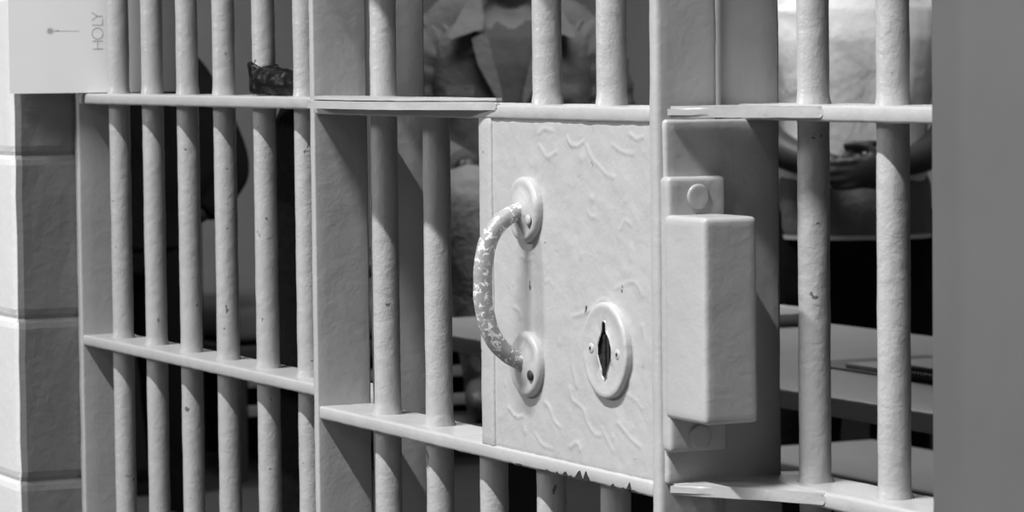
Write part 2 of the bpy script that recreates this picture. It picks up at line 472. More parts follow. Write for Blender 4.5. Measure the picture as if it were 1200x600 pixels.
    for sx, sz in ((-.023, .0005), (.0235, -.0015)):
        bm = bmesh.new(); ellipsoid(bm, (kc.x + sx, y0 + .0012, kc.z + sz), (.0052, .0016, .0046), 16, 8)
        s = obj('rivet', bm, 'paint_lock', es)
        bm = bmesh.new(); ellipsoid(bm, (kc.x + sx, y0 - .0002, kc.z + sz), (.0017, .0006, .0017), 10, 6)
        box(bm, kc.x + sx - .0004, kc.x + sx + .0004, y0 - .0008, y0, kc.z + sz - .001, kc.z + sz + .001)
        obj('rivet_hole', bm, 'bare', es)
    # pull handle
    hx = -2.577
    path = spline([(hx + .002, 1.266, 1.1690), (hx + .001, 1.2555, 1.1672), (hx, 1.2420, 1.1590), (hx - .001, 1.2320, 1.1440), (hx - .0015, 1.2275, 1.1240), (hx - .0015, 1.2265, 1.1040),
                   (hx - .001, 1.2280, 1.0830), (hx, 1.2340, 1.0640), (hx, 1.2440, 1.0510), (hx + .001, 1.2560, 1.0420), (hx + .002, 1.2665, 1.0385)], 6)
    bm = bmesh.new(); k = len(path)
    rad = [.0066 + .0016 * math.sin(PI * i / (k - 1)) ** .7 + (.0025 if i < 4 or i > k - 5 else 0) for i in range(k)]
    tube(bm, path, rad, 18)
    lumpy(bm, .0005, 70, 3)
    h = obj('pull_handle', bm, 'paint_worn', t)
    for z, sd in ((1.1698, 1), (1.0380, 2)):
        bm = bmesh.new(); n = 48; rings = []
        for r, y in ((.0278, 1.2705), (.0282, 1.266), (.0270, 1.2635), (.0240, 1.2622), (.0215, 1.2628), (.016, 1.2615), (.010, 1.259), (.004, 1.258)):
            rings.append([bm.verts.new((hx + math.cos(2 * PI * q / n) * r, y, z + math.sin(2 * PI * q / n) * r)) for q in range(n)])
        for a, b in zip(rings, rings[1:]):
            for q in range(n): bm.faces.new([a[q], a[(q + 1) % n], b[(q + 1) % n], b[q]])
        bm.faces.new(rings[0]); bm.faces.new(rings[-1])
        lumpy(bm, .0006, 80, sd)
        rz = obj('rosette', bm, 'paint_lock', h)
        bm = bmesh.new(); cx, cz = hx + .016, z - .008
        ellipsoid(bm, (cx, 1.2612, cz), (.0045, .0016, .0045), 14, 8)
        obj('screw', bm, 'bare' if sd == 2 else 'paint_lock', h)
    # lock side plate closing the door edge
    bm = bmesh.new(); box(bm, XA - .003, -2.3345, 1.2705, 1.374, ZL - .002, ZT - .0115, .0025, 2, .009)
    lumpy(bm, .0006, 35, 12); obj('side_plate', bm, 'paint', t)
    # bolt keeper box with its two bolted tabs
    bm = bmesh.new()
    box(bm, -2.338, -2.3225, 1.2665, 1.3185, .9875, 1.2040, .0035, 3, .008)
    box(bm, -2.330, -2.2640, 1.2655, 1.3125, 1.0145, 1.1745, .004, 3, .008)
    lumpy(bm, .0004, 45, 5)
    kb = obj('bolt_keeper', bm, 'paint', t)
    for z in (1.1885, .999):
        bm = bmesh.new(); n = 32; rings = []
        for r, x in ((.0098, -2.3235), (.0098, -2.3212), (.0093, -2.3205), (.0075, -2.3203), (.003, -2.3205)):
            rings.append([bm.verts.new((x, 1.2925 + math.cos(2 * PI * q / n) * r, z + math.sin(2 * PI * q / n) * r)) for q in range(n)])
        for a, b in zip(rings, rings[1:]):
            for q in range(n): bm.faces.new([a[q], a[(q + 1) % n], b[(q + 1) % n], b[q]])
        bm.faces.new(rings[0]); bm.faces.new(rings[-1])
        obj('bolt_head', bm, 'paint', kb)
    # jagged chips where the paint has broken off the lower crossbar's front edge
    bm = bmesh.new(); rnd = random.Random(4); zb = ZL - .0015 - TH
    x = -2.60
    while x < -2.362:
        w = .003 + rnd.random() * .007; hgt = (.0008 + rnd.random() ** 2 * .0065) * (.5 + .8 * min(1, (x + 2.60) / .15))
        pts = [(x - w, zb + .0006), (x - w * .55, zb + hgt * (.4 + .4 * rnd.random())), (x - w * .1, zb + hgt * (.7 + .5 * rnd.random())), (x + w * .3, zb + hgt * (.5 + .6 * rnd.random())), (x + w * .7, zb + hgt * .5), (x + w, zb + .0006)]
        a = [bm.verts.new((px, 1.2661, pz)) for px, pz in pts]; b = [bm.verts.new((px, 1.2685, pz)) for px, pz in pts]
        for i in range(6): bm.faces.new([a[i], a[(i + 1) % 6], b[(i + 1) % 6], b[i]])
        bm.faces.new(a[::-1]); bm.faces.new(b)
        x += w * 1.05 + rnd.random() ** 3 * .012
    c = obj('chipped_edge', bm, 'bare', t, smooth=False); c['label'] = 'bare dark metal where paint has chipped'
cell_door()

# ================================================================== WHITE CARD
def white_card():
    path = [(-3.9720, 1.2555), (-3.9670, 1.270), (-3.957, 1.30), (-3.9470, 1.335), (-3.940, 1.365), (-3.937, 1.39), (-3.9375, 1.415), (-3.941, 1.435), (-3.948, 1.455), (-3.957, 1.472)]
    P = spline([(x, y, 0) for x, y in path], 4)
    bm = bmesh.new(); z0, z1 = 1.2612, 1.560
    th = .0012; rows = []
    for i, p in enumerate(P):
        t = (P[min(i + 1, len(P) - 1)] - P[max(i - 1, 0)]).normalized(); nn = Vector((t.y, -t.x, 0)) * th
        rows.append([bm.verts.new((p.x, p.y, z0)), bm.verts.new((p.x, p.y, z1)), bm.verts.new((p.x - nn.x, p.y - nn.y, z1)), bm.verts.new((p.x - nn.x, p.y - nn.y, z0))])
    for a, b in zip(rows, rows[1:]):
        for k in range(4): bm.faces.new([a[k], a[(k + 1) % 4], b[(k + 1) % 4], b[k]])
    bm.faces.new(rows[0]); bm.faces.new(rows[-1][::-1])
    c = obj('card_sheet', bm, 'card')
    tag(c, 'curled white card printed HOLY, standing on the crossbar against the block wall', 'card')
    def sx(y):                                   # card surface at a given depth
        for a, b in zip(P, P[1:]):
            if a.y <= y <= b.y:
                f = (y - a.y) / (b.y - a.y); return a.x + (b.x - a.x) * f + .00035
        return P[0].x
    def stroke(bm, pts, w):                      # pts in (depth, height); ribbon printed on the card
        for (a, b) in zip(pts, pts[1:]):
            d = Vector((b[0] - a[0], b[1] - a[1])); m = max(1, int(d.length / .002)); nn = Vector((-d.y, d.x)).normalized() * w / 2
            for i in range(m):
                q = []
                for f in (i / m, (i + 1) / m):
                    for s in (1, -1):
                        y = a[0] + d.x * f + nn.x * s; z = a[1] + d.y * f + nn.y * s
                        q.append(bm.verts.new((sx(y), y, z)))
                bm.faces.new([q[0], q[1], q[3], q[2]])
    bm = bmesh.new()
    # letters run upward: cap height along depth (top of letter towards the block wall)
    def L(u, v): return (1.3645 - v * .0125, 1.3145 + u)   # u along text, v 0 baseline .. 1 cap
    w = .0007; x = 0
    H = .0095
    stroke(bm, [L(0, 0), L(0, 1)], w); stroke(bm, [L(H, 0), L(H, 1)], w); stroke(bm, [L(0, .52), L(H, .52)], w)
    c0 = .0187; ov = [L(c0 + .0068 * math.cos(a), .5 + .52 * math.sin(a)) for a in [2 * PI * i / 28 for i in range(29)]]
    stroke(bm, ov, w)
    stroke(bm, [L(.0290, 1), L(.0290, 0), L(.0362, 0)], w)
    stroke(bm, [L(.0352, 1), L(.0398, .48), L(.0444, 1)], w); stroke(bm, [L(.0398, .48), L(.0398, 0)], w)
    obj('lettering', bm, 'ink', c, smooth=False)
    bm = bmesh.new(); fy, fz = 1.3030, 1.3370      # small dandelion-like flower head with a thin stem
    for i in range(22):
        a = 2 * PI * i / 22; r = .0050 if i % 2 else .0036
        stroke(bm, [(fy + .0010 * math.cos(a), fz + .0010 * math.sin(a)), (fy + r * math.cos(a), fz + r * math.sin(a))], .00035)
    stroke(bm, [(fy + .004, fz), (fy + .034, fz - .0005)], .00045)
    stroke(bm, [(fy + .007, fz), (fy + .010, fz)], .0012)
    obj('flower_print', bm, 'ink', c, smooth=False)
white_card()

# ================================================================== BLACK SACK
def black_sack():
    bm = bmesh.new(); bx, by = -3.4319, FC
    n = 40; rings = []
    for j in range(13):                               # wrap round the bar, slanting top edge
        row = []
        for k in range(n):
            a = 2 * PI * k / n; c, s = math.cos(a), math.sin(a)
            f = j / 12
            top = 1.300 - .010 * (.5 + .5 * c) + .001 * math.sin(3 * a)
            z = 1.2625 + (top - 1.2625) * f
            r = .0165 + .0025 * noise.noise(Vector((c * 2, s * 2, z * 120))) + .004 * max(0, c) * (1 - f)
            row.append(bm.verts.new((bx + r * c, by + r * s, z)))
        rings.append(row)
    for a, b in zip(rings, rings[1:]):
        for k in range(n): bm.faces.new([a[k], a[(k + 1) % n], b[(k + 1) % n], b[k]])
    bm.faces.new(rings[0][::-1]); bm.faces.new(rings[-1])
    # bunched neck leading to the next bar and over the crossbar's back
    pts = spline([(bx + .010, by, 1.278), (bx + .045, by + .012, 1.272), (bx + .078, by + .022, 1.274), (bx + .10, by + .03, 1.282)], 8)
    tube(bm, pts, [.0165 + .003 * noise.noise(p * 60) for p in pts], 16, flat=((0, 0, 1), 1.0))
    # body hanging inside the bars
    body = spline([(bx + .03, 1.418, 1.280), (bx - .02, 1.428, 1.235), (bx - .055, 1.436, 1.19), (bx - .078, 1.440, 1.10), (bx - .085, 1.440, .95), (bx - .085, 1.440, .80), (bx - .085, 1.436, .66), (bx - .08, 1.430, .60)], 8)
    rr = []
    for i, p in enumerate(body):
        f = i / (len(body) - 1); rr.append(.017 + .045 * min(1, f * 4) - .010 * max(0, f - .85) / .15)
    tube(bm, body, rr, 28, flat=((0, 1, 0), .40))
    tube(bm, [(bx + .012, by + .012, 1.275), (bx + .02, 1.405, 1.278), (bx + .015, 1.42, 1.262)], .012, 14)
    o = merged('plastic_sack', bm, 'sack', None, .003, 2)
    b = bmesh.new(); b.from_mesh(o.data); b.normal_update()
    for v in b.verts: v.co += v.normal * (.0016 * abs(noise.noise(v.co * 70)) + .0009 * noise.noise(v.co * 160))
    b.to_mesh(o.data); b.free()
    o.data.materials.append(M['sack_dull'])
    for p in o.data.polygons:
        if p.center.z < 1.255: p.material_index = 1
    tag(o, 'crumpled black plastic sack tied round a bar and hanging inside', 'bag')
black_sack()

# ================================================================== PEOPLE
def hand(bm, wrist, fwd, palm, side, curl=.5, s=1.0, spread=.06):
    """palm and five fingers; fwd = finger direction, palm = palm normal, side = thumb side"""
    w = Vector(wrist); f = Vector(fwd).normalized(); p = Vector(palm); p = (p - f * p.dot(f)).normalized()
    sd = f.cross(p); sd = sd if sd.dot(Vector(side)) > 0 else -sd
    rot = Matrix((sd, f, -p)).transposed()
    ellipsoid(bm, w + f * .050 * s, (.040 * s, .056 * s, .0165 * s), 16, 10, rot)
    for i, (ox, ln) in enumerate(((.029, .92), (.010, 1.0), (-.009, .95), (-.027, .76))):
        pts = [w + f * .050 * s + sd * ox * .85 * s]; d = f + sd * ox * spread * 30 * .05
        base = w + f * (.094 - abs(ox) * .15) * s + sd * ox * s
        pts.append(base); cur = base; ang = 0
        for k, seg in enumerate((.042, .027, .021)):
            ang += curl * (.7, .9, .6)[k]
            dd = (f * math.cos(ang) + p * math.sin(ang) + sd * ox * spread * 10).normalized()
            cur = cur + dd * seg * ln * s; pts.append(cur)
        tube(bm, pts, [.0095 * s, .0095 * s, .0085 * s, .0078 * s, .0062 * s], 10)
    b0 = w + f * .022 * s + sd * .026 * s
    k1 = b0 + (f * .6 + sd * .75 + p * .3).normalized() * .042 * s
    k2 = k1 + (f * .9 + sd * .25 + p * .4).normalized() * .032 * s
    k3 = k2 + (f * 1 + p * .5).normalized() * .024 * s
    tube(bm, [w + f * .02 * s, b0, k1, k2, k3], [.014 * s, .0135 * s, .0105 * s, .0095 * s, .007 * s], 10)

def head(bm, c, s=1.0):
    x, y, z = c                                     # centre of the skull; face towards -y
    ellipsoid(bm, (x, y + .01 * s, z + .02 * s), (.076 * s, .096 * s, .105 * s), 24, 16)
    ellipsoid(bm, (x, y - .022 * s, z - .055 * s), (.060 * s, .070 * s, .070 * s), 20, 12)
    ellipsoid(bm, (x, y - .074 * s, z - .098 * s), (.022 * s, .020 * s, .018 * s), 12, 8)
    tube(bm, [(x, y - .088 * s, z + .012 * s), (x, y - .100 * s, z - .012 * s), (x, y - .110 * s, z - .032 * s)], [.010 * s, .011 * s, .015 * s], 10)
    ellipsoid(bm, (x, y - .093 * s, z - .040 * s), (.021 * s, .012 * s, .010 * s), 12, 8)
    ellipsoid(bm, (x, y - .084 * s, z - .066 * s), (.026 * s, .012 * s, .007 * s), 12, 8)
    ellipsoid(bm, (x, y - .083 * s, z - .077 * s), (.023 * s, .012 * s, .008 * s), 12, 8)
    for sx in (-1, 1):
        tube(bm, [(x + sx * .012 * s, y - .088 * s, z + .024 * s), (x + sx * .046 * s, y - .076 * s, z + .026 * s)], .009 * s, 8)
        ellipsoid(bm, (x + sx * .078 * s, y + .012 * s, z - .012 * s), (.010 * s, .020 * s, .032 * s), 12, 8)
        ellipsoid(bm, (x + sx * .045 * s, y - .066 * s, z - .022 * s), (.024 * s, .018 * s, .018 * s), 12, 8)

def face_parts(t, c, hairmat='hair'):
    x, y, z = c
    for sx in (-1, 1):
        bm = bmesh.new(); ellipsoid(bm, (x + sx * .032, y - .081, z + .005), (.0115, .0095, .0075), 14, 10); obj('eye', bm, 'eye', t)
    bm = bmesh.new(); n, m = 28, 12; rows = []
    for i in range(m + 1):
        th = .62 * PI * i / m; row = []
        for k in range(n):
            ph = 2 * PI * k / n; thk = th
            if math.sin(ph) < -.3: thk = th * .62            # hairline above the forehead
            row.append(bm.verts.new((x + .081 * math.sin(thk) * math.cos(ph), y + .010 + .102 * math.sin(thk) * math.sin(ph), z + .022 + .112 * math.cos(thk))))
        rows.append(row)
    for a, b in zip(rows, rows[1:]):
        for k in range(n): bm.faces.new([a[k], a[(k + 1) % n], b[(k + 1) % n], b[k]])
    bmesh.ops.remove_doubles(bm, verts=bm.verts, dist=.0005)
    lumpy(bm, .003, 90, 2); obj('hair', bm, hairmat, t)

def limb_pts(ps, rs, per=5):
    P = spline(ps, per); k = len(ps) - 1; R = []
    for i in range(len(P)):
        f = i / per; a = min(int(f), k - 1); u = f - a; R.append(rs[a] * (1 - u) + rs[a + 1] * u)
    return P, R

def limb(bm, ps, rs, n=14):
    P, R = limb_pts(ps, rs); tube(bm, P, R, n)

ROT = math.radians(64.06)

def shoe(t, ankle, fwd=(0, -1)):
    x, y, z = ankle; bm = bmesh.new(); d = Vector((fwd[0], fwd[1], 0)).normalized()
    pts = [Vector((x, y, z)) - d * .055 + Vector((0, 0, -.045)), Vector((x, y, z)) + Vector((0, 0, -.040)), Vector((x, y, z)) + d * .08 + Vector((0, 0, -.052)), Vector((x, y, z)) + d * .165 + Vector((0, 0, -.060)), Vector((x, y, z)) + d * .20 + Vector((0, 0, -.064))]
    P, R = limb_pts(pts, [.040, .046, .046, .040, .024]); tube(bm, P, R, 16)
    tube(bm, [(x, y, z - .04), (x, y, z + .03)], [.05, .048], 14)
    zmin = z - .095
    for v in bm.verts: v.co.z = max(v.co.z, zmin)
    merged('shoe', bm, 'dark_steel', t, .006, 2)

# ---- standing person in the white t-shirt
def person_tee():
    t = thing('person', 'person standing in a white t-shirt with hands clasped, seen between the two thick bars', 'person', (-6.85, 4.235, 0), ROT)
    T = [(0, 0, .88, .150, .105), (0, 0, .98, .155, .110), (0, -.01, 1.08, .150, .112), (0, -.005, 1.20, .165, .115), (0, 0, 1.32, .185, .115), (0, .005, 1.40, .190, .098), (0, .01, 1.445, .140, .075), (0, .012, 1.475, .070, .060)]
    def legs(bm, k=1.0):
        for s in (-1, 1):
            limb(bm, [(s * .085, .0, .92), (s * .10, -.005, .72), (s * .105, -.01, .50), (s * .11, .01, .30), (s * .112, .02, .09)], [.090 * k, .082 * k, .060 * k, .056 * k, .042 * k])
    bm = bmesh.new(); loft(bm, T)
    limb(bm, [(0, .012, 1.44), (0, .0, 1.50), (0, -.012, 1.56)], [.072, .064, .060])
    for s in (-1, 1): limb(bm, [(s * .02, .014, 1.515), (s * .08, .014, 1.47), (s * .15, .012, 1.43)], [.040, .042, .045])
    hc = (0, -.02, 1.635); head(bm, hc)
    arms = {}
    for s in (-1, 1):
        a = [(s * .165, .01, 1.425), (s * .205, .012, 1.36), (s * .222, .015, 1.24), (s * .232, .0, 1.135), (s * .165, -.12, 1.065), (s * .062, -.205, 1.035)]
        limb(bm, a, [.052, .056, .048, .042, .040, .029]); arms[s] = a
    hand(bm, (-.064, -.207, 1.037), (1, -.15, -.18), (.15, .9, 0), (0, 0, 1), .55, 1.02)
    hand(bm, (.064, -.215, 1.030), (-1, -.35, -.10), (-.2, .9, 0), (0, 0, 1), .75, 1.02)
    legs(bm)
    merged('body', bm, 'skin', t, .0055, 3)
    face_parts(t, hc)
    # t-shirt
    bm = bmesh.new()
    loft(bm, [(0, -.01, .985, .178, .140), (0, -.01, 1.04, .176, .142), (0, -.008, 1.12, .174, .138), (0, -.006, 1.22, .184, .134), (0, 0, 1.33, .200, .130), (0, .004, 1.40, .205, .112), (0, .008, 1.445, .150, .088), (0, .010, 1.462, .092, .080)])
    for s in (-1, 1):
        limb(bm, [(s * .13, .006, 1.415), (s * .185, .010, 1.385), (s * .216, .012, 1.31)], [.058, .066, .070])
        limb(bm, [(s * .06, .012, 1.468), (s * .12, .012, 1.445), (s * .185, .012, 1.40)], [.038, .046, .050])
    merged('t_shirt', bm, 'tee', t, .007, 3, .014, 6)
    # lower part of the white shirt, its shade put into the grey colour
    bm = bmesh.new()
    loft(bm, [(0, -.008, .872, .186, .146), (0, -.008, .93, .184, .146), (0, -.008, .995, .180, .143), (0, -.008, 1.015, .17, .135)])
    merged('grey_shirt_part', bm, 'tee_shade', t, .007, 2, .008, 10)
    bm = bmesh.new(); loft(bm, [(0, -.008, .864, .186, .147), (0, -.008, .874, .187, .148)]); obj('hem_band', bm, 'tee', t)
    bm = bmesh.new(); loft(bm, [(0, 0, .80, .178, .125), (0, 0, .88, .172, .125), (0, 0, .93, .160, .120)]); legs(bm, 1.28)
    ellipsoid(bm, (0, -.005, .70), (.11, .08, .20))
    merged('trousers', bm, 'black_cloth', t, .009, 2, .008, 9)
    for s in (-1, 1): shoe(t, (s * .112, .02, .095))
person_tee()

# ---- person in the dark jacket, sitting on a table
def person_jacket():
    t = thing('person', 'person in a dark open-collared jacket over a tee, sitting behind the slot in the door', 'person', (-7.66, 3.733, 0), ROT)
    z0 = .80
    T = [(0, .03, z0 + .03, .17, .13), (0, .03, z0 + .12, .165, .12), (0, .01, z0 + .25, .155, .115), (0, .0, z0 + .38, .165, .118), (0, 0, z0 + .50, .185, .112), (0, .008, z0 + .57, .185, .092), (0, .012, z0 + .61, .12, .07), (0, .012, z0 + .635, .066, .058)]
    bm = bmesh.new(); loft(bm, T)
    limb(bm, [(0, .01, z0 + .60), (0, -.005, z0 + .665), (0, -.02, z0 + .73)], [.062, .056, .056])
    hc = (0, -.03, z0 + .815); head(bm, hc)
    def legs(bm, k=1.0):
        for s, kx in ((-1, -.105), (1, .16)):
            limb(bm, [(s * .09, .02, z0 + .085), (s * .10, -.20, z0 + .12), (kx, -.44, z0 + .155), (kx + .005, -.50, z0 + .10), (kx + .025 * (1 if s < 0 else 0), -.52, z0 - .08), (kx + .03, -.52, z0 - .265)],
                 [.095 * k, .085 * k, .066 * k, .060 * k, .056 * k, .043 * k])
    legs(bm)
    for s in (-1, 1):
        a = [(s * .16, .01, z0 + .575), (s * .20, .015, z0 + .50), (s * .225, .02, z0 + .38), (s * .225, -.02, z0 + .29), (s * .17, -.16, z0 + .235), (s * .10, -.27, z0 + .225)]
        limb(bm, a, [.052, .055, .048, .042, .038, .029])
        hand(bm, (s * .10, -.275, z0 + .225), (-s * .45, -.9, -.05), (0, 0, -1), (-s, 0, 0), .45)
    merged('body', bm, 'skin_deep', t, .0055, 3)
    face_parts(t, hc)
    # tee
    bm = bmesh.new()
    loft(bm, [(0, .03, z0 + .10, .174, .130), (0, .01, z0 + .25, .166, .126), (0, 0, z0 + .38, .174, .127), (0, 0, z0 + .48, .19, .121), (0, .004, z0 + .545, .185, .108), (0, .010, z0 + .585, .12, .088), (0, .012, z0 + .60, .085, .075)])
    u = merged('undershirt', bm, 'under', t, .007, 2, .005, 10)
    b = bmesh.new(); b.from_mesh(u.data)              # V neckline
    bmesh.ops.delete(b, geom=[v for v in b.verts if v.co.y < .0 and v.co.z > z0 + .567 + .72 * abs(v.co.x)], context='VERTS')
    b.to_mesh(u.data); b.free()
    # jacket: open at the front in a V
    bm = bmesh.new(); n = 48; rows = []
    prof = [(z0 + .04, .205, .160, .012), (z0 + .12, .205, .158, .012), (z0 + .25, .195, .152, .014), (z0 + .36, .200, .150, .018), (z0 + .44, .208, .146, .030), (z0 + .50, .212, .138, .046), (z0 + .545, .208, .124, .060), (z0 + .58, .165, .104, .070), (z0 + .605, .115, .090, .076), (z0 + .635, .085, .078, .080)]
    for z, rx, ry, gap in prof:
        row = []; g = math.asin(min(.98, gap / rx))
        for k in range(n + 1):
            a = -PI / 2 + g + (2 * PI - 2 * g) * k / n; c, s = math.cos(a), math.sin(a)
            row.append(bm.verts.new((rx * math.copysign(abs(c) ** .85, c), .008 + ry * math.copysign(abs(s) ** .85, s), z)))
        rows.append(row)
    for a, b in zip(rows, rows[1:]):
        for k in range(n): bm.faces.new([a[k], a[k + 1], b[k + 1], b[k]])
    bmesh.ops.subdivide_edges(bm, edges=bm.edges[:], cuts=1, use_grid_fill=True)
    bm.normal_update()
    bmesh.ops.solidify(bm, geom=bm.faces[:], thickness=.004)
    for s in (-1, 1):
        P, R = limb_pts([(s * .14, .012, z0 + .55), (s * .198, .016, z0 + .505), (s * .232, .024, z0 + .38), (s * .232, -.02, z0 + .285), (s * .17, -.165, z0 + .235), (s * .125, -.235, z0 + .228)], [.070, .080, .072, .064, .056, .046], 8)
        tube(bm, P, [r * (1 + .06 * math.sin(i * 1.9)) for i, r in enumerate(R)], 20)
        lift = .025 if s < 0 else 0                       # padded shoulder seam
        limb(bm, [(s * .075, .015, z0 + .615 + lift), (s * .13, .016, z0 + .585 + lift), (s * .185, .018, z0 + .535 + lift * .6)], [.050, .062, .066], 18)
    bm.normal_update()
    for v in bm.verts:
        q = Vector((v.co.x * 9, v.co.y * 9, v.co.z * 5)); v.co += v.normal * .010 * (abs(noise.noise(q)) - .2)
    obj('jacket', bm, 'jacket', t)
    # collar flaps and lapels
    for s in (-1, 1):
        bm = bmesh.new()
        def sheet(pts, th=.006):
            a = [bm.verts.new(p) for p in pts]; b = [bm.verts.new((p[0], p[1] + th, p[2])) for p in pts]; m = len(pts)
            for i in range(m): bm.faces.new([a[i], a[(i + 1) % m], b[(i + 1) % m], b[i]])
            bm.faces.new(a[::-1]); bm.faces.new(b)
        sheet([(s * .076, -.078, z0 + .640), (s * .100, -.055, z0 + .655), (s * .125, -.080, z0 + .615), (s * .158, -.148, z0 + .550), (s * .150, -.158, z0 + .543), (s * .095, -.165, z0 + .562), (s * .072, -.150, z0 + .565), (s * .068, -.112, z0 + .60)])
        bmesh.ops.triangulate(bm, faces=[f for f in bm.faces if len(f.verts) > 4])
        bmesh.ops.subdivide_edges(bm, edges=bm.edges[:], cuts=2, use_grid_fill=True)
        obj('collar', bm, 'jacket', t)
        bm = bmesh.new()
        sheet([(s * .062, -.152, z0 + .558), (s * .100, -.158, z0 + .545), (s * .085, -.166, z0 + .480), (s * .045, -.168, z0 + .405), (s * .020, -.166, z0 + .36), (s * .028, -.158, z0 + .42), (s * .048, -.152, z0 + .50)])
        bmesh.ops.triangulate(bm, faces=[f for f in bm.faces if len(f.verts) > 4])
        obj('lapel', bm, 'jacket', t)
        bm = bmesh.new()
        sheet([(s * .095, -.158, z0 + .43), (s * .165, -.138, z0 + .43), (s * .165, -.140, z0 + .405), (s * .095, -.160, z0 + .405)], .004)
        obj('pocket_flap', bm, 'jacket', t)
    bm = bmesh.new(); loft(bm, [(0, .03, z0 + .012, .19, .150), (0, .03, z0 + .06, .195, .150), (0, .03, z0 + .14, .18, .135)]); legs(bm, 1.25)
    for v in bm.verts: v.co.z = max(v.co.z, z0 + .006) if v.co.y > -.30 else v.co.z
    merged('trousers', bm, 'trouser', t, .009, 2, .010, 9)
    for kx in (-.075, .19): shoe(t, (kx, -.52, z0 - .252))
person_jacket()

# ---- person in black, one hand on the hip
def person_black():
    t = thing('person', 'person in black with an elbow out, standing behind the bars nearest the block wall', 'person', (-8.555, 3.02, -.0), ROT)
    T = [(0, 0, .80, .150, .110), (0, 0, .90, .150, .110), (0, 0, 1.00, .145, .105), (0, 0, 1.10, .155, .11), (0, 0, 1.19, .166, .108), (0, .005, 1.255, .166, .09), (0, .01, 1.300, .12, .07), (0, .012, 1.335, .064, .056)]
    def legs(bm, q=1.0):
        for s in (-1, 1): limb(bm, [(s * .082, 0, .84), (s * .095, -.005, .68), (s * .10, -.01, .47), (s * .105, .01, .28), (s * .107, .02, .09)], [.088 * q, .08 * q, .058 * q, .054 * q, .041 * q])
    def arms(bm, q=0.0, end=True):
        A = {1: [(.140, .008, 1.275), (.178, .012, 1.22), (.232, .03, 1.12), (.270, .03, 1.025), (.245, .0, .945), (.185, -.03, .885)],
             -1: [(-.140, .008, 1.275), (-.175, .012, 1.22), (-.20, .02, 1.10), (-.21, .01, 1.00), (-.215, -.03, .89), (-.215, -.06, .80)]}
        for s in (1, -1):
            a = A[s] if end else A[s][:5] + [tuple(Vector(A[s][4]).lerp(Vector(A[s][5]), .7))]
            limb(bm, a, [.050 + q, .052 + q, .046 + q, .042 + q, .037 + q, .028 + q])
    bm = bmesh.new(); loft(bm, T)
    limb(bm, [(0, .012, 1.295), (0, 0, 1.36), (0, -.012, 1.42)], [.058, .052, .052])
    hc = (0, -.02, 1.50); head(bm, hc, .96); arms(bm); legs(bm)
    hand(bm, (.185, -.03, .885), (-.55, -.55, -.5), (-.8, .5, 0), (0, .2, 1), .35, .95)
    hand(bm, (-.215, -.06, .80), (0, -.15, -1), (1, 0, 0), (0, -1, 0), .4, .95)
    merged('body', bm, 'skin', t, .0055, 3); face_parts(t, hc)
    bm = bmesh.new(); loft(bm, [(x + (.045 if .95 < z < 1.2 else .02), y, z, rx * (1.5 if .95 < z < 1.2 else 1.2 if z > .85 else 1.12), ry * 1.2) for x, y, z, rx, ry in T[:-1]] + [(0, .012, 1.322, .085, .075)]); arms(bm, .016, False)
    merged('sweatshirt', bm, 'black_cloth', t, .007, 2, .010, 9)
    bm = bmesh.new(); loft(bm, [(0, 0, .73, .170, .125), (0, 0, .81, .168, .125), (0, 0, .87, .156, .116)]); legs(bm, 1.28)
    merged('trousers', bm, 'black_cloth', t, .009, 2, .006, 9)
    for s in (-1, 1): shoe(t, (s * .107, .02, .095))
person_black()

